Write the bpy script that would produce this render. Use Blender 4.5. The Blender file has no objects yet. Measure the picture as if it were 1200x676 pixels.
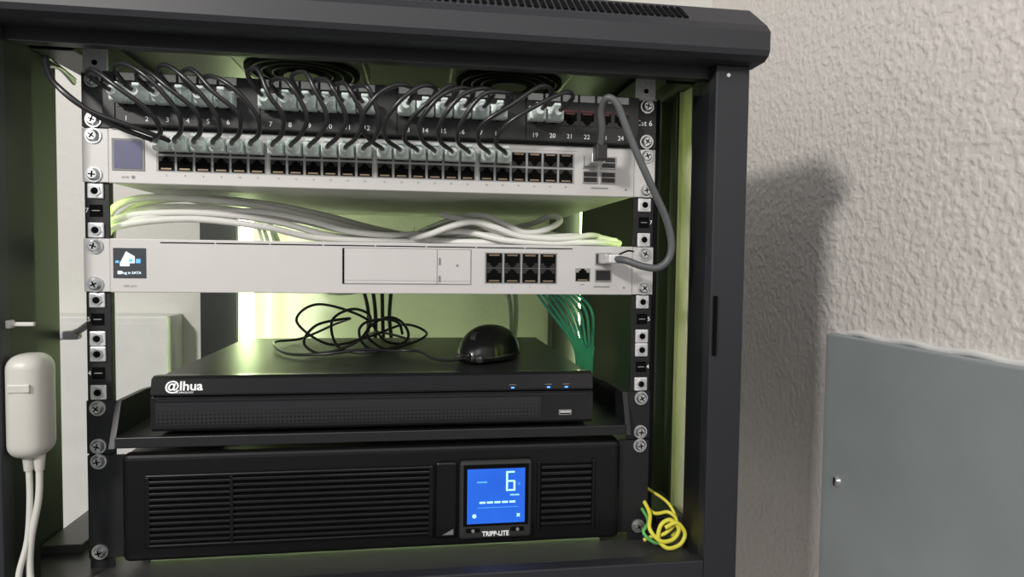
import bpy, bmesh, math, random
from mathutils import Vector, Matrix, Euler
random.seed(4)
scn = bpy.context.scene
col = bpy.context.collection

# ------------------------------------------------------------------ materials
def mat(name, c, rough=.5, metal=0.0, bump=0, bscale=200, bdist=.0005, var=0.0, vscale=30, emit=None, es=0, trans=0, coat=0, spec=.5):
    m = bpy.data.materials.new(name); m.use_nodes = True
    nt = m.node_tree; b = nt.nodes["Principled BSDF"]
    b.inputs["Base Color"].default_value = (*c, 1)
    b.inputs["Roughness"].default_value = rough
    b.inputs["Metallic"].default_value = metal
    b.inputs["Specular IOR Level"].default_value = spec
    b.inputs["Transmission Weight"].default_value = trans
    b.inputs["Coat Weight"].default_value = coat
    tc = nt.nodes.new("ShaderNodeTexCoord")
    if var:
        n = nt.nodes.new("ShaderNodeTexNoise"); n.inputs["Scale"].default_value = vscale; n.inputs["Detail"].default_value = 4
        nt.links.new(tc.outputs["Object"], n.inputs["Vector"])
        r = nt.nodes.new("ShaderNodeValToRGB")
        r.color_ramp.elements[0].position = .3; r.color_ramp.elements[1].position = .7
        r.color_ramp.elements[0].color = (*[x*(1-var) for x in c], 1)
        r.color_ramp.elements[1].color = (*[min(1, x*(1+var)) for x in c], 1)
        nt.links.new(n.outputs["Fac"], r.inputs["Fac"]); nt.links.new(r.outputs["Color"], b.inputs["Base Color"])
    if bump:
        n = nt.nodes.new("ShaderNodeTexNoise"); n.inputs["Scale"].default_value = bscale; n.inputs["Detail"].default_value = 3
        nt.links.new(tc.outputs["Object"], n.inputs["Vector"])
        bp = nt.nodes.new("ShaderNodeBump"); bp.inputs["Strength"].default_value = bump; bp.inputs["Distance"].default_value = bdist
        nt.links.new(n.outputs["Fac"], bp.inputs["Height"]); nt.links.new(bp.outputs["Normal"], b.inputs["Normal"])
    if emit:
        b.inputs["Emission Color"].default_value = (*emit, 1); b.inputs["Emission Strength"].default_value = es
    return m

def plaster(name, c, sc=110, strength=.65, dist=.0015):
    m = bpy.data.materials.new(name); m.use_nodes = True
    nt = m.node_tree; b = nt.nodes["Principled BSDF"]; b.inputs["Roughness"].default_value = .58
    tc = nt.nodes.new("ShaderNodeTexCoord")
    n1 = nt.nodes.new("ShaderNodeTexNoise"); n1.inputs["Scale"].default_value = sc; n1.inputs["Detail"].default_value = 1.5
    n2 = nt.nodes.new("ShaderNodeTexNoise"); n2.inputs["Scale"].default_value = sc*.33; n2.inputs["Detail"].default_value = 2
    r = nt.nodes.new("ShaderNodeValToRGB"); r.color_ramp.elements[0].position = .40; r.color_ramp.elements[1].position = .64
    mx = nt.nodes.new("ShaderNodeMath"); mx.operation = 'MULTIPLY_ADD'; mx.inputs[1].default_value = 1.3
    nt.links.new(tc.outputs["Object"], n1.inputs["Vector"]); nt.links.new(tc.outputs["Object"], n2.inputs["Vector"])
    nt.links.new(n1.outputs["Fac"], r.inputs["Fac"])
    nt.links.new(n2.outputs["Fac"], mx.inputs[0]); nt.links.new(r.outputs["Color"], mx.inputs[2])
    bp = nt.nodes.new("ShaderNodeBump"); bp.inputs["Strength"].default_value = strength; bp.inputs["Distance"].default_value = dist
    nt.links.new(mx.outputs[0], bp.inputs["Height"]); nt.links.new(bp.outputs["Normal"], b.inputs["Normal"])
    n3 = nt.nodes.new("ShaderNodeTexNoise"); n3.inputs["Scale"].default_value = 4
    r3 = nt.nodes.new("ShaderNodeValToRGB"); r3.color_ramp.elements[0].color = (*[x*.94 for x in c], 1); r3.color_ramp.elements[1].color = (*[min(1, x*1.04) for x in c], 1)
    nt.links.new(tc.outputs["Object"], n3.inputs["Vector"]); nt.links.new(n3.outputs["Fac"], r3.inputs["Fac"]); nt.links.new(r3.outputs["Color"], b.inputs["Base Color"])
    return m

M = {}
M['wall'] = plaster("wall_plaster", (.82, .78, .745))
M['wallb'] = plaster("wall_back_plaster", (.76, .75, .71), 70, .25, .0012)
M['floor'] = mat("concrete_floor", (.32, .30, .28), .8, var=.15, vscale=8, bump=.3, bscale=60)
M['blk'] = mat("powder_coat_black", (.010, .011, .013), .45, bump=.12, bscale=900, bdist=.0002)
M['post'] = mat("powder_coat_charcoal", (.021, .022, .028), .5, bump=.15, bscale=900, bdist=.0002)
M['pan'] = mat("cabinet_floor_pan", (.045, .045, .045), .35, var=.1)
M['rail'] = mat("rail_black_steel", (.014, .014, .016), .5, var=.2, vscale=90, spec=.4)
M['glow_strip'] = mat("painted_glow_strip", (.56, .54, .42), .5, .2, var=.03, vscale=60)  # pale colour stands in for LED glow on the black side panel
M['hole'] = mat("dark_recess", (.003, .003, .003), .9, spec=.1)
M['zinc'] = mat("zinc_steel", (.70, .72, .73), .3, .85, var=.12, vscale=300)
M['zinc2'] = mat("cage_nut_steel", (.80, .81, .82), .38, .5, var=.1, vscale=300)
M['alu'] = mat("silver_white_faceplate", (.62, .61, .60), .45, .1, bump=.05, bscale=1500, bdist=.0001, var=.02, vscale=20)
M['alu2'] = mat("silver_darker_trim", (.40, .40, .39), .5, .1, var=.03)  # darker silver for port surrounds and thin lines
M['chas'] = mat("grey_chassis", (.50, .50, .48), .5, .15, var=.04)
M['disp'] = mat("touch_display_glass", (.10, .10, .16), .25, emit=(.16, .16, .26), es=.3)
M['disp2'] = mat("status_display_dark", (.06, .07, .08), .25)
M['white'] = mat("white_print", (.85, .86, .86), .5, emit=(.8, .85, .9), es=.12, var=.02)  # slight emission added to brighten the print, which is no lamp
M['icon'] = mat("display_icon_glow", (.7, .8, .9), .5, emit=(.75, .88, 1), es=.9)
M['icblue'] = mat("display_icon_blue", (.1, .35, .7), .5, emit=(.1, .4, .9), es=.8)
M['grey'] = mat("grey_print", (.25, .25, .25), .6, var=.05)
M['port'] = mat("port_plastic_black", (.018, .017, .018), .45, var=.1)
M['gold'] = mat("gold_contacts", (.32, .24, .16), .4, .7, var=.1)
M['portred'] = mat("port_contact_dark_red", (.10, .02, .02), .4, var=.2, vscale=400)
M['portsh'] = mat("port_shield_steel", (.45, .45, .44), .35, .8, var=.1)
M['pp'] = mat("patch_panel_plastic", (.020, .021, .022), .5, bump=.1, bscale=700, bdist=.0002)
M['ppedge'] = mat("patch_panel_top_edge", (.60, .60, .50), .5, .1, var=.1)  # cream colour paints in the yellowish LED light along the panel's top edge
M['label'] = mat("label_strip_paper", (.80, .81, .79), .7, var=.05, vscale=150)
M['plug'] = mat("clear_plug_boot", (.82, .93, .89), .22, trans=.15, var=.10, vscale=500, spec=.6)
M['cab'] = mat("black_cable_jacket", (.020, .020, .022), .28, var=.15)
M['dac'] = mat("charcoal_cable_jacket", (.10, .108, .112), .42, bump=.2, bscale=900, var=.1)
M['wcab'] = mat("white_cable_jacket", (.78, .78, .76), .42, var=.04)
M['acab'] = mat("adapter_cable_jacket", (.62, .62, .58), .42, var=.04)
M['gcab'] = mat("grey_cable_jacket", (.45, .47, .47), .5, var=.05)
M['teal'] = mat("teal_cable_jacket", (.10, .50, .62), .4, var=.1)
M['ycab'] = mat("yellow_wire_insulation", (.80, .74, .08), .4, var=.08)
M['gncab'] = mat("green_wire_insulation", (.12, .45, .12), .4, var=.08)
M['nvr'] = mat("recorder_black_shell", (.013, .013, .015), .38, bump=.2, bscale=1200, bdist=.0002)
M['nvrf'] = mat("recorder_gloss_front", (.011, .011, .013), .28, coat=.2, var=.05, spec=.35)
M['bled'] = mat("blue_status_led", (.05, .2, .9), .4, emit=(.06, .25, 1), es=3)
M['ups'] = mat("battery_unit_black_plastic", (.006, .006, .007), .36, bump=.12, bscale=900, bdist=.0002, spec=.3)
M['upsb'] = mat("battery_unit_slat", (.007, .007, .008), .25, coat=.15, var=.05, spec=.35)
M['bez'] = mat("screen_bezel_grey", (.030, .031, .031), .35, var=.05)
M['cyan'] = mat("lcd_digit", (.4, .8, .9), .4, emit=(.35, .85, 1), es=1.2)
M['cyan2'] = mat("lcd_segment_dim", (.1, .4, .8), .4, emit=(.06, .32, .85), es=.7)
M['mouse'] = mat("mouse_gloss_black", (.006, .006, .007), .28, coat=.2, var=.05, spec=.35)
M['adapt'] = mat("white_adapter_plastic", (.58, .57, .53), .4, bump=.04, bscale=400, var=.02)
M['panel'] = mat("grey_enamel_panel", (.315, .355, .368), .5, bump=.25, bscale=70, bdist=.0006, var=.05, vscale=12)
M['led'] = mat("led_strip_glow", (.8, .9, .4), .5, emit=(.80, 1.0, .50), es=12)
M['led2'] = mat("led_strip_glow_soft", (.8, .9, .4), .5, emit=(.74, 1.0, .30), es=9)
def lcd():
    m = bpy.data.materials.new("lcd_blue_backlight"); m.use_nodes = True; nt = m.node_tree; b = nt.nodes["Principled BSDF"]
    tc = nt.nodes.new("ShaderNodeTexCoord"); n = nt.nodes.new("ShaderNodeTexNoise"); n.inputs["Scale"].default_value = 25
    r = nt.nodes.new("ShaderNodeValToRGB"); r.color_ramp.elements[0].color = (.01, .09, .62, 1); r.color_ramp.elements[1].color = (.02, .17, .85, 1)
    nt.links.new(tc.outputs["Object"], n.inputs["Vector"]); nt.links.new(n.outputs["Fac"], r.inputs["Fac"])
    nt.links.new(r.outputs["Color"], b.inputs["Emission Color"]); b.inputs["Emission Strength"].default_value = .9
    b.inputs["Base Color"].default_value = (.01, .04, .2, 1); b.inputs["Roughness"].default_value = .2
    return m
M['lcd'] = lcd()
def perf():
    m = bpy.data.materials.new("perforated_black"); m.use_nodes = True; nt = m.node_tree; b = nt.nodes["Principled BSDF"]
    tc = nt.nodes.new("ShaderNodeTexCoord"); v = nt.nodes.new("ShaderNodeTexVoronoi"); v.inputs["Scale"].default_value = 300; v.inputs["Randomness"].default_value = 0
    r = nt.nodes.new("ShaderNodeValToRGB"); r.color_ramp.elements[0].position = .3; r.color_ramp.elements[1].position = .42
    r.color_ramp.elements[0].color = (.001, .001, .001, 1); r.color_ramp.elements[1].color = (.022, .022, .025, 1)
    nt.links.new(tc.outputs["Object"], v.inputs["Vector"]); nt.links.new(v.outputs["Distance"], r.inputs["Fac"]); nt.links.new(r.outputs["Color"], b.inputs["Base Color"])
    b.inputs["Roughness"].default_value = .4
    bp = nt.nodes.new("ShaderNodeBump"); bp.inputs["Strength"].default_value = .5; bp.inputs["Distance"].default_value = .0005
    nt.links.new(r.outputs["Color"], bp.inputs["Height"]); nt.links.new(bp.outputs["Normal"], b.inputs["Normal"])
    return m
M['perf'] = perf()

# ------------------------------------------------------------------ mesh builder
class MB:
    def __init__(s): s.v = []; s.f = []; s.mi = []; s.sm = []; s.ms = []
    def idx(s, m):
        m = M[m]
        if m not in s.ms: s.ms.append(m)
        return s.ms.index(m)
    def raw(s, vs, fs, m, smooth=False):
        o = len(s.v); i = s.idx(m)
        s.v += [tuple(v) for v in vs]
        for f in fs: s.f.append([o+k for k in f]); s.mi.append(i); s.sm.append(smooth)
    def bm(s, bm, m, smooth=False, mtx=None):
        bm.verts.index_update()
        s.raw([(mtx @ v.co) if mtx else v.co for v in bm.verts], [[v.index for v in f.verts] for f in bm.faces], m, smooth); bm.free()
    def box(s, x0, x1, y0, y1, z0, z1, m, bev=0, seg=2, smooth=False, mtx=None):
        b = bmesh.new(); bmesh.ops.create_cube(b, size=1)
        for v in b.verts: v.co = Vector(((x0+x1)/2+v.co.x*(x1-x0), (y0+y1)/2+v.co.y*(y1-y0), (z0+z1)/2+v.co.z*(z1-z0)))
        if bev: bmesh.ops.bevel(b, geom=b.edges[:], offset=bev, segments=seg, affect='EDGES', profile=.5)
        s.bm(b, m, smooth, mtx)
    def prism(s, poly, a0, a1, m, plane='xz', bev=0):
        b = bmesh.new()
        def P(p, a): return (p[0], a, p[1]) if plane == 'xz' else ((a, p[0], p[1]) if plane == 'yz' else (p[0], p[1], a))
        lo = [b.verts.new(P(p, a0)) for p in poly]; hi = [b.verts.new(P(p, a1)) for p in poly]; n = len(poly)
        b.faces.new(lo); b.faces.new(hi[::-1])
        for i in range(n): b.faces.new([lo[i], lo[(i+1) % n], hi[(i+1) % n], hi[i]])
        bmesh.ops.recalc_face_normals(b, faces=b.faces)
        if bev: bmesh.ops.bevel(b, geom=b.edges[:], offset=bev, segments=2, affect='EDGES')
        s.bm(b, m)
    def cyl(s, p0, p1, r0, m, r1=None, seg=16, smooth=True):
        p0 = Vector(p0); p1 = Vector(p1); r1 = r0 if r1 is None else r1
        d = (p1-p0).normalized(); u = d.orthogonal().normalized(); w = d.cross(u)
        vs = []
        for p, r in ((p0, r0), (p1, r1)):
            for i in range(seg):
                a = 2*math.pi*i/seg; vs.append(p+(u*math.cos(a)+w*math.sin(a))*r)
        s.raw(vs, [[i, (i+1) % seg, seg+(i+1) % seg, seg+i] for i in range(seg)], m, smooth)
        s.raw(vs, [list(range(seg))[::-1], [seg+i for i in range(seg)]], m, False)
    def tube(s, pts, r, m, seg=10, sub=8):
        pts = [Vector(p) for p in pts]; P = []
        ext = [pts[0]*2-pts[1]]+pts+[pts[-1]*2-pts[-2]]
        for i in range(len(pts)-1):
            a, b, c, d = ext[i:i+4]
            for k in range(sub):
                t = k/sub
                P.append(.5*((2*b)+(c-a)*t+(2*a-5*b+4*c-d)*t*t+(-a+3*b-3*c+d)*t**3))
        P.append(pts[-1])
        T = (P[1]-P[0]).normalized(); u = T.orthogonal().normalized(); vs = []
        for i, p in enumerate(P):
            t = (P[min(i+1, len(P)-1)]-P[max(i-1, 0)]).normalized()
            u = (u-t*u.dot(t)).normalized(); w = t.cross(u)
            for k in range(seg):
                a = 2*math.pi*k/seg; vs.append(p+(u*math.cos(a)+w*math.sin(a))*r)
        n = len(P); fs = []
        for i in range(n-1):
            for k in range(seg): fs.append([i*seg+k, i*seg+(k+1) % seg, (i+1)*seg+(k+1) % seg, (i+1)*seg+k])
        s.raw(vs, fs, m, True)
        s.raw([vs[k] for k in range(seg)], [list(range(seg))], m); s.raw([vs[(n-1)*seg+k] for k in range(seg)], [list(range(seg))], m)
    def text(s, t, x, y, z, size, m, rot=(math.pi/2, 0, 0), align='CENTER', off=0, ext=.0001, shear=0, sx=1):
        c = bpy.data.curves.new("t", 'FONT'); c.body = t; c.size = size; c.align_x = align; c.align_y = 'CENTER'; c.extrude = ext; c.offset = off; c.shear = shear; c.resolution_u = 3
        o = bpy.data.objects.new("t", c); col.objects.link(o); bpy.context.view_layer.update()
        me = bpy.data.meshes.new_from_object(o.evaluated_get(bpy.context.evaluated_depsgraph_get()))
        mt = Matrix.Translation((x, y, z)) @ Euler(rot).to_matrix().to_4x4() @ Matrix.Diagonal((sx, 1, 1, 1))
        s.raw([mt @ v.co for v in me.vertices], [list(p.vertices) for p in me.polygons], m)
        bpy.data.objects.remove(o); bpy.data.curves.remove(c); bpy.data.meshes.remove(me)
    def screw(s, x, z, y=0, r=.0056):
        s.cyl((x, y, z), (x, y-.0012, z), r*1.12, 'zinc', seg=20)
        s.cyl((x, y-.0012, z), (x, y-.0040, z), r*.92, 'zinc', r1=r*.62, seg=20)
        for a in (random.random()*1.5,):
            for k in (0, math.pi/2):
                mt = Matrix.Translation((x, 0, z)) @ Matrix.Rotation(a+k, 4, 'Y')
                s.box(-.0026, .0026, y-.0043, y-.0038, -.0005, .0005, 'hole', mtx=mt)
    def rj45(s, x, z, w=.0125, h=.0110, y=0, frame='port', inv=False, con='gold', fr=.0008):
        s.box(x-w/2-fr, x+w/2+fr, y-.0007, y+.001, z-h/2-fr, z+h/2+fr, frame)
        g = -1 if inv else 1
        p = [(-w/2, -h/2), (w/2, -h/2), (w/2, h*.18), (w*.28, h*.18), (w*.28, h*.36), (w*.14, h*.36), (w*.14, h/2), (-w*.14, h/2), (-w*.14, h*.36), (-w*.28, h*.36), (-w*.28, h*.18), (-w/2, h*.18)]
        s.prism([(x+a, z+b*g) for a, b in p], y-.0010, y-.0007, 'hole')
        s.box(x-w*.36, x+w*.36, y-.00115, y-.0010, z-g*h*.42-.0006, z-g*h*.42+.0006, con)
    def build(s, name, parent=None, loc=None):
        me = bpy.data.meshes.new(name); me.from_pydata(s.v, [], s.f)
        for m in s.ms: me.materials.append(m)
        me.polygons.foreach_set("material_index", s.mi); me.polygons.foreach_set("use_smooth", s.sm)
        me.update()
        b = bmesh.new(); b.from_mesh(me); bmesh.ops.recalc_face_normals(b, faces=b.faces); b.to_mesh(me); b.free()
        o = bpy.data.objects.new(name, me); col.objects.link(o)
        if parent: o.parent = parent; o.matrix_parent_inverse = parent.matrix_world.inverted()
        return o
def empty(name, loc=(0, 0, 0)):
    e = bpy.data.objects.new(name, None); e.location = loc; e.empty_display_size = .05; col.objects.link(e)
    bpy.context.view_layer.update(); return e

# ------------------------------------------------------------------ room shell
WX = .52; WY = .485
b = MB(); b.box(-2.2, WX+.1, WY, WY+.1, -1.2, 1.4, 'wallb'); b.build("wall_back")
b = MB(); b.box(WX, WX+.1, -2.4, WY, -1.2, 1.4, 'wall'); b.build("wall_right")
b = MB(); b.box(-2.2, WX+.1, -2.4, WY+.1, -1.3, -1.2, 'floor'); b.build("floor")
b = MB(); b.box(-2.3, -2.2, -2.4, WY+.1, -1.2, 1.4, 'wall'); b.build("wall_left")

# ------------------------------------------------------------------ cabinet
cabE = empty("server_cabinet", (0, .2, .2))
b = MB()
prof = [(-.072, .4165), (-.078, .4195), (-.080, .4235), (-.080, .438), (-.074, .445), (-.045, .468), (-.038, .470), (.47, .470), (.47, .460), (-.036, .460), (-.050, .440), (-.050, .4165)]
b.prism(prof, -.3060, .3060, 'post', 'yz')
for i in range(50):          # ventilation slots in the sloped front of the lid
    x = -.045+i*.0058
    mt = Matrix.Translation((x, -.0605, .4560)) @ Matrix.Rotation(math.atan2(.023, .029), 4, 'X')
    b.box(-.0017, .0017, -.012, .012, -.0002, .0008, 'hole', mtx=mt)
b.build("lid", cabE)
b = MB()   # front frame
for s in (-1, 1):
    x0, x1 = sorted((s*.2705, s*.300))
    b.box(x0, x1, -.060, -.046, -.055, .4165, 'post', .0012)
    xa, xb = sorted((s*.2705, s*.2725)); b.box(xa, xb, -.047, -.015, -.045, .412, 'blk')
    xa, xb = sorted((s*.297, s*.300)); b.box(xa, xb, -.047, .070 if s < 0 else .47, -.055, .462, 'blk')
b.box(.2730, .2755, -.0625, -.0600, .175, .225, 'hole')
b.cyl((.281, -.0600, .4080), (.281, -.0606, .4080), .0016, 'zinc', seg=12)
b.box(-.2705, .2705, -.060, -.046, -.055, -.001, 'post', .0012)
b.box(-.300, .300, -.046, .47, -.055, -.045, 'blk')
b.box(-.300, .300, -.046, .47, -.012, -.008, 'pan')
b.box(-.2705, .2705, -.050, -.040, .407, .4165, 'blk')
b.build("front_frame", cabE)
b = MB()   # rear frame + horizontal side braces
for s in (-1, 1):
    x0, x1 = sorted((s*.238, s*.290)); b.box(x0, x1, .425, .465, -.008, .46, 'blk', .001)
    xa, xb = sorted((s*.262, s*.296))
    b.box(xa, xb, .03, .43, .425, .453, 'blk', .001); b.box(xa, xb, .03, .43, -.008, .000, 'pan', .001)
b.box(-.29, .29, .44, .465, .42, .46, 'blk'); b.box(-.29, .29, .44, .465, -.008, .02, 'blk')
b.build("rear_frame", cabE)
b = MB()   # right side inner profiles (pale strips painting in LED glow) and perforated cover
b.box(.2925, .2968, .038, .060, -.008, .455, 'glow_strip', .0008)
b.box(.2860, .2885, .058, .060, -.008, .455, 'blk', .0005); b.box(.2885, .2925, .058, .0595, -.008, .455, 'glow_strip')
b.box(.2860, .2965, .10, .104, -.008, .455, 'blk')
b.box(.2760, .2780, .11, .40, .03, .40, 'perf')
b.build("side_profiles", cabE)
b = MB(); b.box(-.2722, -.2530, -.0500, -.0470, .1995, .2025, 'acab', .0006); b.box(-.2722, -.2680, -.0525, -.0450, .1980, .2040, 'acab', .0010); b.build("cable_tie", cabE)
# mounting rails
b = MB()
for s in (-1, 1):
    x0, x1 = sorted((s*.2228, s*.2410)); b.box(x0, x1, .0006, .0030, -.008, .4004, 'rail'); b.box(x0, x1, .0002, .0030, .4006, .440, 'zinc2', .0004)  # pale steel tops put the LED-lit look into the rail colour
    x0, x1 = sorted((s*.2390, s*.2410)); b.box(x0, x1, .0030, .045, -.008, .412, 'rail')
    b.cyl((s*.232, .0002, .408), (s*.232, -.0002, .408), .0022, 'hole', seg=12)
    if s > 0: b.box(.2410, .262, .043, .046, -.008, .412, 'rail')
    for u in range(9):
        for k, dz in enumerate((.00635, .02222, .0381)):
            z = u*.04445+dz; x = s*.2325
            if u in (6, 4, 3):
                if k == 1:
                    b.box(x-.0048, x+.0048, .0000, .0007, z-.0048, z+.0048, 'hole')
                    b.box(x-.0030, x+.0030, -.0003, .0005, z-.0004, z+.0004, 'grey')
                else:       # cage nuts
                    b.box(x-.0062, x+.0062, -.0012, .0008, z-.0062, z+.0062, 'zinc2', .0010)
                    b.cyl((x, -.0012, z), (x, -.0022, z), .0047, 'zinc', seg=6, smooth=False)
                    b.cyl((x, -.0022, z), (x, -.0024, z), .0028, 'hole', seg=14)
            elif not (u in (5, 7, 8)):
                b.box(x-.0048, x+.0048, .0001, .0007, z-.0048, z+.0048, 'hole')
    for u in (6, 4, 3): b.text(str(u+1), s*.2325+(-.0068 if s < 0 else .0066), .0002, u*.04445+.0222, .0052, 'white')
b.build("mounting_rails", cabE)
# fans under lid
for n, cx in enumerate((-.085, .118)):
    b = MB()
    b.box(cx-.06, cx+.06, .030, .150, .434, .458, 'blk', .004)
    b.cyl((cx, .09, .4335), (cx, .09, .432), .054, 'hole', seg=32); b.cyl((cx, .09, .432), (cx, .09, .429), .018, 'blk', seg=24)
    for r in (.028, .038, .048):
        ring = [(cx+r*math.cos(a*math.pi/12), .09+r*math.sin(a*math.pi/12), .431) for a in range(25)]
        b.tube(ring, .0008, 'blk', seg=6, sub=2)
    for sx in (-1, 1):
        for sy in (-1, 1): b.cyl((cx+sx*.052, .09+sy*.052, .434), (cx+sx*.052, .09+sy*.052, .431), .004, 'zinc', seg=12)
    b.build("cooling_fan_%d" % (n+1), cabE)
# LED strips
for pts in (((-.232, -.212), (.41, .416), (.0, .44), 'led'), ((.276, .294), (.405, .411), (.0, .44), 'led'), ((-.24, .24), (.30, .306), (.4585, .4595), 'led'), ((-.22, .22), (.38, .392), (-.0075, -.006), 'led'),
            ((-.2365, -.2285), (.0045, .0060), (.0, .41), 'led2'), ((.2285, .2365), (.0045, .0060), (.0, .41), 'led2'), ((.2500, .2580), (.0475, .0490), (.0, .41), 'led2'),
            ((-.200, .200), (-.0400, -.0380), (.4590, .4598), 'led2'), ((-.200, .200), (.0150, .0230), (-.0078, -.0068), 'led')):
    b = MB(); (x0, x1), (y0, y1), (z0, z1), mm = pts
    b.box(x0, x1, y0, y1, z0, z1, mm); b.build("led_strip", cabE)

# ------------------------------------------------------------------ patch panel (top unit)
b = MB()
b.box(-.2413, .2413, -.0015, .0005, .3560, .3996, 'pp')
b.box(-.222, .222, -.0105, -.0012, .3575, .3990, 'pp', .0008)
b.box(-.222, .222, -.0012, .030, .3590, .3980, 'pp')
b.box(-.2413, .2413, -.0020, .012, .3990, .4004, 'ppedge')
Y = -.0105
for g in range(4):
    for k in range(6):
        x = -.2042+g*.1107+k*.0155
        b.box(x-.0066, x+.0066, Y-.0006, Y, .3925, .3982, 'label')
        b.rj45(x, .3775, .0118, .0105, Y, con='portred', inv=True)
        b.text(str(g*6+k+1), x, Y-.0002, .3622, .0056, 'white')
        b.box(x-.0058, x+.0058, Y-.0012, Y-.0006, .3835, .3850, 'portred')
    b.box(-.2042+g*.1107-.0085, -.2042+g*.1107-.0080, Y-.0004, Y, .3590, .3985, 'hole')
b.text("Cat 6", .2300, -.0018, .3785, .0070, 'white')
for s in (-1, 1):
    for z in (.3619, .3937): b.screw(s*.2325, z, -.0015)
b.build("patch_panel")

# ------------------------------------------------------------------ network switch
b = MB(); zb, zt = .3114, .3553
b.box(-.2212, .2212, -.0030, .0010, zb, zt, 'alu', .0007)
b.box(-.2205, .2205, .0010, .325, zb+.0003, zt-.0003, 'chas')
for s in (-1, 1):
    x0, x1 = sorted((s*.2214, s*.2413)); b.box(x0, x1, -.0022, .0004, zb+.0003, zt-.0003, 'alu', .0006)
    for z in (zb+.0064, zt-.0064): b.screw(s*.2325, z, -.0022)
Y = -.0030
b.box(-.2185, -.1935, Y-.0006, Y, .3215, .3475, 'grey', .0003); b.box(-.2165, -.1955, Y-.0009, Y-.0005, .3232, .3458, 'disp')
b.text("usw", -.2085, Y-.0001, .3165, .0035, 'grey'); b.cyl((-.2025, Y, .3165), (-.2025, Y-.0003, .3165), .0014, 'grey')
swx = []
for g in range(4):
    gx = -.184+g*.0878
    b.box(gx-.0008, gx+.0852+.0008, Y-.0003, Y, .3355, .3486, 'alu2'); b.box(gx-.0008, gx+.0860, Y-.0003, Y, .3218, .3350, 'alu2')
    for k in range(6):
        x = gx+.0071+k*.0142; swx.append(x)
        b.rj45(x, .3420, .0112, .0105, Y-.0002, inv=True, fr=.0005); b.rj45(x, .3284, .0112, .0105, Y-.0002, fr=.0005)
        b.text("%d" % (2*(g*6+k)+2), x, Y-.0001, .3187, .0022, 'grey')
for i in range(2):
    for j in range(2):
        x = .180+i*.0165; z = .3282+j*.0132
        b.box(x-.0072, x+.0072, Y-.0012, Y, z-.0056, z+.0056, 'portsh', .0003); b.box(x-.0062, x+.0062, Y-.0014, Y-.0011, z-.0045, z+.0045, 'port')
        b.box(x-.0062, x+.0062, Y-.0016, Y-.0013, z-.0003, z+.0003, 'portsh')
b.box(.181, .197, Y-.0002, Y, .3180, .3192, 'grey'); b.cyl((.2135, Y, .3178), (.2135, Y-.0003, .3178), .001, 'grey')
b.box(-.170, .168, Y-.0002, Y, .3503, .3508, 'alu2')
b.build("network_switch")

# ------------------------------------------------------------------ rack router
b = MB(); zb, zt = .2225, .2665
b.box(-.2212, .2212, -.0030, .0010, zb, zt, 'alu', .0007)
b.box(-.2205, .2205, .0010, .285, zb+.0003, zt-.0003, 'chas')
for s in (-1, 1):
    x0, x1 = sorted((s*.2214, s*.2413)); b.box(x0, x1, -.0022, .0004, zb+.0003, zt-.0003, 'alu', .0006)
    for z in (zb+.0064, zt-.0064): b.screw(s*.2325, z, -.0022)
b.box(-.183, .165, Y-.0003, Y+.0005, .2632, .2641, 'hole')
for i in range(8): b.box(-.183+i*.0435-.0006, -.183+i*.0435+.0006, Y-.0004, Y, .2632, .2641, 'alu')
b.box(-.2185, -.1935, Y-.0007, Y, .2342, .2588, 'disp2', .0004)
y = Y-.0010
b.prism([(-.2130, .2465), (-.2085, .2560), (-.2020, .2520), (-.2020, .2465)], y, Y-.0006, 'icon')
b.box(-.2130, -.2060, y-.0001, Y-.0006, .2440, .2475, 'icon'); b.box(-.2010, -.1975, y, Y-.0006, .2465, .2500, 'icblue'); b.box(-.2165, -.2140, y, Y-.0006, .2465, .2485, 'icblue'); b.box(-.2065, -.2035, y-.0003, Y-.0006, .2475, .2500, 'icblue')
b.text("Plug in SATA", -.2050, y, .2385, .0030, 'icon'); b.box(-.2150, -.2120, y, Y-.0006, .2375, .2400, 'icon')
b.text("udm pro", -.206, Y-.0001, .2278, .0030, 'grey')
# drive bay
b.box(-.0368, .0738, Y-.0004, Y, .2306, .2618, 'grey'); b.box(-.0362, .0732, Y-.0008, Y, .2312, .2612, 'alu', .0003)
b.box(-.0366, -.0350, Y-.0010, Y, .2312, .2612, 'hole'); b.box(.0436, .0442, Y-.0010, Y, .2312, .2612, 'grey'); b.box(-.035, .0732, Y-.0010, Y, .2338, .2342, 'alu2')
b.box(.0452, .0470, Y-.0013, Y, .2330, .2385, 'grey'); b.box(.0452, .0470, Y-.0013, Y, .2480, .2540, 'grey'); b.cyl((.0615, Y, .2475), (.0615, Y-.0010, .2475), .0012, 'grey')
# ports
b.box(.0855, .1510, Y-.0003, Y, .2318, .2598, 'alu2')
for i in range(4):
    x = .0940+i*.0162
    b.rj45(x, .2524, .0128, .0112, Y-.0002, inv=True); b.rj45(x, .2392, .0128, .0112, Y-.0002)
    b.box(x-.0055, x-.002, Y-.0012, Y-.0009, .2345, .2352, 'portsh'); b.box(x+.002, x+.0055, Y-.0012, Y-.0009, .2345, .2352, 'portsh')
    b.text(str(i*2+1), x, Y-.0001, .2288, .0022, 'grey')
b.rj45(.1745, .2405, .0125, .0110, Y, frame='portsh', fr=.0004)
for z in (.2400, .2550):
    b.box(.1860, .2010, Y-.0012, Y, z-.0056, z+.0056, 'portsh', .0003); b.box(.1868, .2002, Y-.0014, Y-.0011, z-.0045, z+.0045, 'port')
b.box(.185, .200, Y-.0002, Y, .2292, .2303, 'grey'); b.text("wan", .1745, Y-.0001, .2318, .0024, 'grey'); b.cyl((.2135, Y, .2290), (.2135, Y-.0003, .2290), .001, 'grey')
b.build("rack_router")

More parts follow.
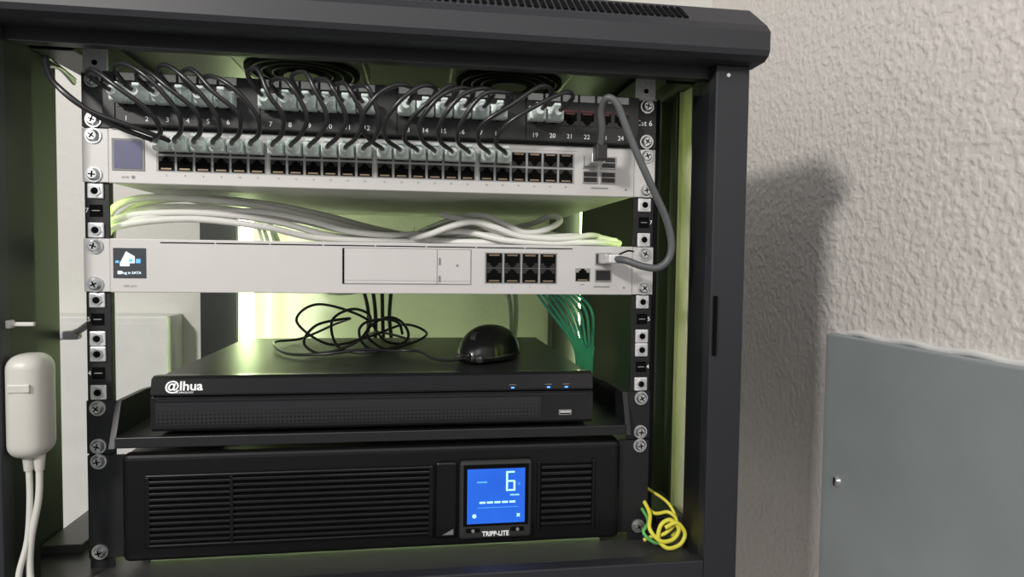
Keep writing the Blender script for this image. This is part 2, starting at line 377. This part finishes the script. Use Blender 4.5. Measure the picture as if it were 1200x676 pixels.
# ------------------------------------------------------------------ patch cables
b = MB()
def plug(x, y, z, down=0, up=1, big=1.0):
    w = .0060*big
    b.box(x-w, x+w, y-.013, y+.001, z-.0050, z+.0056, 'plug', .0010)
    b.box(x-.0028, x+.0028, y-.020, y-.002, z+.0050, z+.0074, 'plug', .0006)
    b.cyl((x, y-.012, z), (x, y-.024, z-down), .0052*big, 'plug', r1=.0036, seg=12)
    b.box(x-w-.0003, x+w+.0003, y-.0100, y-.0065, z-.0054, z+.0064, 'plug', .0008)
for i in range(20):
    g, k = divmod(i, 6); xp = -.2042+g*.1107+k*.0155; xs = swx[i]
    j = random.uniform(-.004, .004); j2 = random.uniform(-.005, .005); jz = random.uniform(-.004, .005)
    plug(xp, -.0115, .3785, 0, 1, 1.18); plug(xs, -.0040, .3425, 0, 1)
    d = xs-xp
    sg = 1 if d > -.004 else -1
    L = -.008*sg
    pts = [(xp, -.030, .3785), (xp+L*.4, -.041, .3805+jz*.4), (xp+L+j*.5, -.050, .3875+jz), (xp-L*.2+j, -.058, .3885+jz), (xp+d*.4+.009*sg+j, -.062, .3770+j2),
           (xp+d*.75+.016*sg+j, -.056, .3600), (xs+.011*sg, -.044, .3480), (xs+.002*sg, -.032, .3430), (xs, -.022, .3425)]
    b.tube(pts, .0018, 'cab', seg=8, sub=6)
# cables entering round the left rail
for dz, e in ((0, 0), (.006, .012)):
    b.tube([(-.262, .03, .398+dz*.5), (-.2540, -.006, .4000), (-.2490, -.035, .3935+dz), (-.236, -.050, .378), (-.214, -.050, .3595), (-.196+e, -.040, .349), (swx[0]+e, -.026, .3425), (swx[0]+e, -.020, .342)], .0019, 'cab', seg=8)
b.build("patch_cables")

# direct-attach cable between switch and router
b = MB()
b.box(.1740, .1860, -.030, -.0042, .3372, .3462, 'zinc', .0008); b.box(.1750, .1850, -.040, -.028, .3380, .3520, 'cab', .0015)
b.box(.1880, .2000, -.028, -.0042, .2508, .2592, 'zinc', .0008); b.box(.1890, .1995, -.036, -.026, .2512, .2588, 'zinc2', .0012)
b.tube([(.1800, -.036, .349), (.1795, -.042, .362), (.1770, -.047, .377), (.1790, -.055, .3855), (.1865, -.058, .381), (.1950, -.058, .362), (.2060, -.058, .338), (.2190, -.058, .312), (.2310, -.056, .290),
        (.2370, -.055, .270), (.2355, -.054, .256), (.2270, -.052, .2480), (.2150, -.048, .2490), (.2030, -.042, .2535), (.1960, -.034, .2550)], .0031, 'dac', seg=12)
b.tube([(.199, -.030, .2585), (.206, -.034, .262), (.211, -.036, .2615)], .0008, 'hole', seg=6)
b.build("direct_attach_cable")

# ------------------------------------------------------------------ white cable bundle between switch and router
b = MB(); R = .0030
for pts in (
    [(-.262, .05, .262), (-.240, .030, .276), (-.228, .022, .2935), (-.205, .026, .3025), (-.165, .040, .3035), (-.115, .055, .2995), (-.065, .085, .2900), (-.020, .12, .2800), (.03, .16, .2740)],
    [(-.262, .06, .255), (-.240, .034, .270), (-.226, .030, .2860), (-.200, .036, .2950), (-.150, .050, .2960), (-.095, .070, .2900), (-.040, .10, .2790), (.00, .13, .2720), (.05, .16, .2705)],
    [(-.262, .05, .250), (-.240, .020, .265), (-.230, .012, .2790), (-.205, .020, .2880), (-.155, .030, .2905), (-.100, .050, .2850), (-.055, .07, .2740), (.01, .09, .2705), (.06, .12, .2705)],
    [(-.262, .06, .245), (-.242, .016, .262), (-.232, .010, .2715), (-.210, .014, .2800), (-.165, .024, .2850), (-.110, .040, .2800), (-.07, .06, .2720), (0, .075, .2700), (.08, .09, .2700)],
    [(-.255, .08, .250), (-.240, .050, .280), (-.215, .050, .2995), (-.170, .060, .3060), (-.12, .08, .3045), (-.07, .11, .2970), (-.02, .15, .2860), (.04, .20, .2760)],
    [(-.250, .05, .255), (-.236, .018, .2700), (-.215, .018, .2830), (-.170, .030, .2900), (-.120, .045, .2940), (-.075, .060, .2880), (-.040, .065, .2790), (.00, .075, .2760), (.03, .10, .2790)],
    [(.03, .14, .271), (.055, .09, .2745), (.085, .060, .2775), (.120, .050, .2745), (.160, .050, .2760), (.205, .055, .2765), (.235, .08, .272)],
    [(.02, .13, .277), (.050, .08, .2790), (.075, .060, .2800), (.110, .045, .2720), (.155, .040, .2700), (.200, .040, .2710), (.228, .06, .270)],
    [(.03, .18, .285), (.065, .09, .2950), (.090, .065, .2960), (.110, .055, .2880), (.130, .050, .2800), (.150, .050, .2830), (.166, .055, .2920), (.160, .07, .2975), (.14, .10, .290), (.10, .13, .283), (.06, .15, .280)],
    [(.0, .16, .274), (.06, .12, .285), (.10, .095, .2880), (.14, .085, .2830), (.18, .085, .2780), (.22, .10, .274)],
    [(-.03, .17, .276), (.02, .10, .2740), (.05, .07, .2710), (.10, .055, .2700), (.17, .060, .2710), (.22, .075, .2705)],
    [(.05, .09, .2985), (.08, .060, .2900), (.105, .050, .2800), (.135, .045, .2745), (.18, .045, .2770), (.225, .06, .2735)],
    [(.01, .10, .272), (.035, .06, .2760), (.060, .045, .2850), (.080, .045, .2890), (.100, .042, .2840), (.125, .040, .2760), (.165, .038, .2740), (.195, .045, .2780), (.215, .07, .276)],
):
    b.tube(pts, R, 'wcab', seg=12)
for x, y, z in ((.03, .10, .276), (.035, .12, .279)):
    b.box(x-.006, x+.006, y-.006, y+.006, z-.005, z+.004, 'plug', .001)
b.build("ethernet_cable_bundle")

# ------------------------------------------------------------------ shelf, recorder, mouse
b = MB()
b.box(-.2150, .2150, -.012, .30, .1030, .1050, 'blk'); b.box(-.2150, .2150, -.014, -.011, .0960, .1050, 'blk', .0008)
for s in (-1, 1):
    x0, x1 = sorted((s*.2195, s*.2413)); b.box(x0, x1, -.0015, .0005, .0892, .1330, 'blk')
    x0, x1 = sorted((s*.2150, s*.2195))
    b.prism([(-.014, .0960), (-.0005, .1325), (.05, .1325), (.30, .1120), (.30, .1030), (-.012, .0960)], x0, x1, 'blk', 'yz')
    for z in (.0953, .1269): b.screw(s*.2325, z, -.0015)
b.build("rack_shelf")

b = MB(); x0, x1 = -.186, .182
b.box(x0+.002, x1-.002, -.002, .255, .1080, .1530, 'nvr', .0012)
b.prism([(-.002, .1542), (-.010, .1545), (-.0150, .1525), (-.0172, .1405), (-.0165, .1390), (-.002, .1390)], x0, x1, 'nvrf', 'yz')
b.prism([(-.002, .1395), (-.0140, .1395), (-.0140, .1375), (-.002, .1375)], x0+.001, x1-.001, 'hole', 'yz')
b.prism([(-.002, .1378), (-.0165, .1378), (-.0180, .1365), (-.0165, .1120), (-.0140, .1095), (-.002, .1095)], x0, x1, 'nvrf', 'yz')
mt = Matrix.Translation((0, -.01795, .1365)) @ Matrix.Rotation(math.atan2(.0015, .0245), 4, 'X')
b.box(x0+.004, .135, -.0004, .0008, -.0215, -.0030, 'perf', mtx=mt)
b.box(.137, x1-.004, -.0003, .0008, -.0215, -.0030, 'nvrf', mtx=mt)
b.box(x0+.006, x1-.006, -.0181, -.0176, .1355, .1359, 'bez')
b.text("@lhua", -.1605, -.0168, .1468, .0105, 'white', rot=(math.pi/2-.18, 0, 0), off=.0002, ext=.0003, sx=1.05)
b.text("TECHNOLOGY", -.1605, -.0172, .1418, .0022, 'white', rot=(math.pi/2-.18, 0, 0), ext=.0002)
for x in (.110, .142, .158):
    b.box(x-.0014, x+.0014, -.0176, -.0165, .1410, .1420, 'bled'); b.box(x-.003, x+.003, -.0170, -.0162, .1438, .1442, 'grey')
b.box(.1515, .1630, -.0180, -.0168, .1165, .1212, 'portsh', .0004); b.box(.1527, .1618, -.0183, -.0178, .1176, .1200, 'hole'); b.box(.1527, .1618, -.0184, -.0180, .1189, .1198, 'white')
for x in (x0+.03, x1-.03):
    for y in (.02, .22): b.cyl((x, y, .1050), (x, y, .1085), .008, 'cab')
for i in range(20):
    b.box(x1-.0022, x1-.0018, .05+i*.006, .053+i*.006, .120, .145, 'hole')
b.build("network_video_recorder")

# mouse
b = MB()
bm_ = bmesh.new(); bmesh.ops.create_uvsphere(bm_, u_segments=48, v_segments=28, radius=1)
mt = Matrix.Translation((.098, .072, .1535)) @ Matrix.Rotation(math.radians(-34), 4, 'Z') @ Matrix.Scale(.88, 4)
for v in bm_.verts:
    x, y, z = v.co; f = 1-.08*max(0, -y)
    px = .0300*math.copysign(abs(x)**.9, x)*f; py = .050*math.copysign(abs(y)**.92, y)
    h = .0360*(1-.20*(max(0, -y)**1.5))*(abs(z)**.85)
    pz = h if z > 0 else -.002*abs(z)
    v.co = Vector((px, py, pz+.003))
b.bm(bm_, 'mouse', True, mt)
bm_ = bmesh.new(); bmesh.ops.create_uvsphere(bm_, u_segments=32, v_segments=16, radius=1)
for v in bm_.verts: v.co = Vector((v.co.x*.0303, v.co.y*.0505, v.co.z*.007+.0070))
b.bm(bm_, 'bez', True, mt)
p0 = mt @ Vector((-.0032, -.030, .0255)); p1 = mt @ Vector((.0032, -.030, .0255)); b.cyl(p0, p1, .0065, 'cab', seg=24)
b.box(-.0050, .0050, -.0535, -.046, .004, .012, 'mouse', .002, mtx=mt)
b.box(-.0170, -.0070, -.0475, -.040, .0015, .010, 'bez', .003, mtx=mt); b.box(.0070, .0170, -.0475, -.040, .0015, .010, 'bez', .003, mtx=mt)
# tangled tail
st = mt @ Vector((0, -.052, .008))
z0 = .1562; DX = .022
def sh(l): return [Vector((p[0]+DX, p[1], p[2])) for p in l]
b.tube([st]+sh([(.035, .045, z0), (.020, .060, z0), (.004, .085, z0+.004), (-.02, .092, z0+.003), (-.05, .082, z0+.006), (-.085, .080, z0+.002), (-.125, .10, z0), (-.15, .16, z0+.004), (-.13, .21, z0+.002), (-.09, .20, z0+.02), (-.07, .16, z0+.03),
        (-.10, .13, z0+.026), (-.112, .12, z0+.008), (-.09, .10, z0), (-.055, .11, z0+.012), (-.045, .13, z0+.034), (-.065, .14, z0+.042), (-.085, .13, z0+.03), (-.075, .11, z0+.004), (-.04, .10, z0+.001),
        (-.005, .12, z0+.006), (.015, .15, z0+.014), (-.01, .17, z0+.022), (-.05, .15, z0+.010), (-.09, .14, z0+.004), (-.125, .15, z0+.028), (-.105, .17, z0+.045), (-.055, .17, z0+.03), (-.03, .16, z0+.004), (.0, .19, z0), (-.05, .25, z0+.004), (-.09, .30, .13)]), .0015, 'cab', seg=8)
for cx, cz, r in ((-.035, .172, .017),):
    b.tube([(DX+cx+r*math.cos(t*.6)*1.4+.003*t*.2, .13+.015*math.sin(t*.37+cx*90), max(z0, cz+r*math.sin(t*.6+.2*math.sin(t)))) for t in range(20)], .0015, 'cab', seg=8, sub=4)
b.build("computer_mouse")

# ------------------------------------------------------------------ battery backup unit
b = MB(); Y = -.010
b.box(-.2145, .2145, .003, .35, .0030, .0860, 'ups', .0015)
for s in (-1, 1):
    xa, xb = sorted((s*.2080, s*.2413)); b.box(xa, xb, -.0012, .0005, .0010, .0875, 'blk')
    for z in (.0064, .0825): b.screw(s*.2325, z, -.0012)
b.box(-.2125, .2120, Y, .004, -.0010, .0900, 'ups', .0055, 4)
def slats(xa, xb, z0, z1, n, yy, skewl=0, skewr=0):
    p = (z1-z0)/n
    b.box(xa, xb, yy-.0004, yy+.001, z0, z1, 'hole')
    for i in range(n):
        z = z0+p*(i+.5)
        b.box(xa, xb, yy-.0030, yy, z-p*.27, z+p*.27, 'upsb', .0006)
slats(-.1900, -.1260, .0150, .0690, 11, Y); slats(-.1245, .0385, .0150, .0700, 11, Y)
for xx in (-.1255,): b.box(xx-.0012, xx+.0012, Y-.0030, Y, .0140, .0710, 'ups')
b.box(-.1935, -.1895, Y-.0025, Y, .0125, .0715, 'ups', .001); b.box(.0380, .0420, Y-.0035, Y, .0100, .0735, 'ups', .001)
b.box(-.1930, .040, Y-.0025, Y, .0700, .0728, 'ups', .001); b.box(-.1930, .040, Y-.0025, Y, .0115, .0145, 'ups', .001)
b.box(.0440, .0625, Y-.0030, Y, .0085, .0760, 'ups', .002); b.prism([(.050, .0115), (.0595, .0115), (.0595, .0165)], Y-.0036, Y-.0028, 'zinc')  # steel wedge is a painted highlight on the notch
b.box(.0645, .1290, Y-.0055, Y, .0070, .0770, 'bez', .0030, 3)
b.box(.0680, .1255, Y-.0062, Y-.005, .0190, .0735, 'hole', .0005); b.box(.0712, .1222, Y-.0066, Y-.006, .0215, .0700, 'lcd')
y = Y-.0068
def seg(x, z, w, h, on, m='cyan', t=.0011):
    S = {'a': (x, x+w, z+h-t, z+h), 'g': (x, x+w, z+h/2-t/2, z+h/2+t/2), 'd': (x, x+w, z, z+t), 'f': (x-t*.5, x+t*.6, z+h/2, z+h), 'b': (x+w-t*.6, x+w+t*.5, z+h/2, z+h), 'e': (x-t*.5, x+t*.6, z, z+h/2), 'c': (x+w-t*.6, x+w+t*.5, z, z+h/2)}
    for c in on: a = S[c]; b.box(a[0], a[1], y-.0002, y+.0003, a[2]+.0001, a[3]-.0001, m)
seg(.1060, .0500, .0068, .0175, 'afgedc', 'cyan', .0014)
b.box(.0795, .0885, y-.0002, y+.0003, .0578, .0590, 'cyan2'); b.text("%", .1168, y, .0560, .0035, 'cyan2'); b.text("minutes", .1130, y, .0465, .0026, 'cyan')
for i in range(5): b.box(.0820+i*.0066, .0872+i*.0066, y-.0002, y+.0003, .0395, .0410, 'cyan')
b.box(.0800, .1160, y-.0002, y+.0003, .0355, .0358, 'cyan2'); b.cyl((.0775, y, .0285), (.0775, y-.0003, .0285), .0018, 'cyan', seg=10); b.text("x", .1165, y, .0285, .0052, 'cyan', off=.0002)
for x in (.0765, .1160): b.box(x-.006, x+.006, Y-.0066, Y-.005, .0135, .0172, 'hole', .0008); b.cyl((x, Y-.0066, .0153), (x, Y-.0070, .0153), .0015, 'grey')
b.text("TRIPP-LITE", .0965, Y-.0060, .0118, .0060, 'white', off=.00018, sx=.85)
slats(.1375, .1840, .0140, .0710, 10, Y)
b.box(.1340, .1372, Y-.0025, Y, .0110, .0740, 'ups', .001); b.box(.1843, .1875, Y-.0025, Y, .0110, .0740, 'ups', .001)
b.build("uninterruptible_power_supply")

# ------------------------------------------------------------------ loose wires
b = MB()
b.tube([(.236, .010, .035), (.240, -.010, .022), (.236, -.022, .012), (.244, -.028, .003), (.256, -.028, .004), (.262, -.026, .012), (.255, -.024, .020), (.246, -.024, .016), (.243, -.026, .004), (.250, -.030, -.003), (.262, -.030, .000), (.267, -.028, .009), (.260, -.026, .018), (.249, -.026, .014)], .0019, 'ycab', seg=10)
b.tube([(.236, .012, .030), (.245, -.006, .020), (.256, -.016, .024), (.262, -.020, .017), (.250, -.024, .008), (.240, -.020, .004), (.232, -.018, .000)], .0017, 'ycab', seg=10)
b.tube([(.233, .012, .028), (.238, -.012, .016), (.231, -.020, .008), (.240, -.024, .000), (.252, -.022, -.001)], .0016, 'gncab', seg=10)
b.tube([(.248, .02, .034), (.262, -.002, .026), (.266, -.014, .010), (.258, -.020, .003)], .0015, 'ycab', seg=10)
b.build("grounding_wire")
b = MB()
for i in range(8):
    j = i*.0068; k = (i*37 % 9)/9
    b.tube([(.160+j*.8, .31+.02*k, .245), (.178+j, .29, .220), (.198+j*1.1+.004*k, .27-j*.3, .190), (.222+j*.85-.004*k, .25+.02*k, .155-j*.3), (.234+j*.45, .25, .125+.01*k), (.238+j*.3, .28, .06), (.22, .36, .03)], .0020, 'teal', seg=10)
b.build("fibre_patch_cables")
b = MB()
for i in range(8):
    a = i*.9
    b.tube([(-.19+.01*math.cos(a), .38, .30), (-.16+.012*math.cos(a), .36+.01*math.sin(a), .235+.004*i*.3), (-.10, .34+.01*math.sin(a), .212+.006*math.cos(a)), (-.04, .34+.01*math.sin(a), .216+.007*math.cos(a)), (.00, .36, .236+.006*math.cos(a)), (.02, .38, .30)], .0024, 'wcab', seg=8)
for i in range(4):
    b.tube([(-.06+i*.012, .37, .26), (-.055+i*.014, .38, .22), (-.045+i*.010, .385, .17), (-.05+i*.012, .39, .10), (-.05, .39, .03)], .0028, 'cab', seg=8)
for i in range(2):
    b.tube([(.150+i*.012, .33, .245), (.151+i*.011, .33, .215), (.157+i*.008, .33, .175), (.16, .335, .09)], .0035, 'gcab', seg=10)
b.build("rear_cable_harness")

# ------------------------------------------------------------------ power adapter hanging on left post
b = MB()
b.box(-.2722, -.2450, -.0600, -.0300, .1010, .1790, 'adapt', .0110, 6, True)
b.box(-.2660, -.2510, -.0608, -.0590, .152, .158, 'adapt', .0006)
b.cyl((-.2525, -.047, .103), (-.2525, -.047, .091), .0040, 'adapt', r1=.003); b.cyl((-.2600, -.047, .103), (-.2600, -.047, .091), .0040, 'adapt', r1=.003)
b.tube([(-.2525, -.047, .098), (-.2530, -.048, .070), (-.2570, -.051, .040), (-.2560, -.055, .015), (-.2480, -.063, -.002), (-.2400, -.067, -.020), (-.236, -.068, -.06)], .0024, 'acab')
b.tube([(-.2600, -.047, .098), (-.2590, -.048, .070), (-.2590, -.052, .040), (-.2610, -.060, .015), (-.2540, -.066, -.006), (-.2480, -.070, -.030), (-.246, -.070, -.06)], .0022, 'acab')
b.build("power_adapter")
b = MB()
b.tube([(-.330, .10, .168), (-.290, .080, .180), (-.268, .060, .190), (-.255, .048, .196)], .0030, 'gcab'); b.box(-.300, -.285, .075, .085, .174, .182, 'gcab', .002)
b.build("network_cable")

# ------------------------------------------------------------------ electrical panel on right wall
b = MB()
b.box(WX-.0130, WX-.0005, -.62, .130, -.60, .172, 'panel', .0030, 3)
for y, z in ((.100, .003),):
    b.cyl((WX-.0130, y, z), (WX-.0170, y, z), .0065, 'zinc', r1=.005, seg=24); b.box(WX-.0176, WX-.0166, y-.0008, y+.0008, z-.0045, z+.0045, 'hole')
# uneven caulk bead along the top edge
pts = [(WX-.004, .10-i*.02, .1740+.0014*math.sin(i*1.7)) for i in range(30)]
b.tube(pts, .0035, 'wcab', seg=8, sub=3)
b.build("electrical_panel")
b = MB()
b.box(-.80, -.335, WY-.06, WY-.0005, -.35, .165, 'wcab', .002); b.box(-.79, -.345, WY-.0605, WY-.0595, -.34, .155, 'wcab', .0004)
b.build("wall_junction_box")

# ------------------------------------------------------------------ lights
def area(name, loc, target, size, energy, c, size_y=None):
    l = bpy.data.lights.new(name, 'AREA'); l.size = size; l.energy = energy; l.color = c
    if size_y: l.shape = 'RECTANGLE'; l.size_y = size_y
    o = bpy.data.objects.new(name, l); o.location = loc; col.objects.link(o)
    o.rotation_euler = (Vector(target)-Vector(loc)).to_track_quat('-Z', 'Y').to_euler()
area("room_lamp", (-.95, -1.25, .98), (.15, 0, .25), .16, 21.5, (1, .955, .90))
area("front_fill_light", (.1, -1.6, 1.35), (0, 0, .1), .9, 8, (1, .97, .93))  # added soft fill lamp, high in front of the rack
w = bpy.data.worlds.new("world"); scn.world = w; w.use_nodes = True
w.node_tree.nodes["Background"].inputs[0].default_value = (.90, .93, 1, 1); w.node_tree.nodes["Background"].inputs[1].default_value = .28

scn.view_settings.view_transform = 'Standard'
# ------------------------------------------------------------------ camera
cd = bpy.data.cameras.new("camera"); c = bpy.data.objects.new("camera", cd); col.objects.link(c); scn.camera = c
cd.sensor_width = 36; cd.lens = 748.05/1200*36; cd.clip_start = .01
c.location = (.0293, -.5652, .2521); c.rotation_euler = (1.5278, -.0125, -.1426)
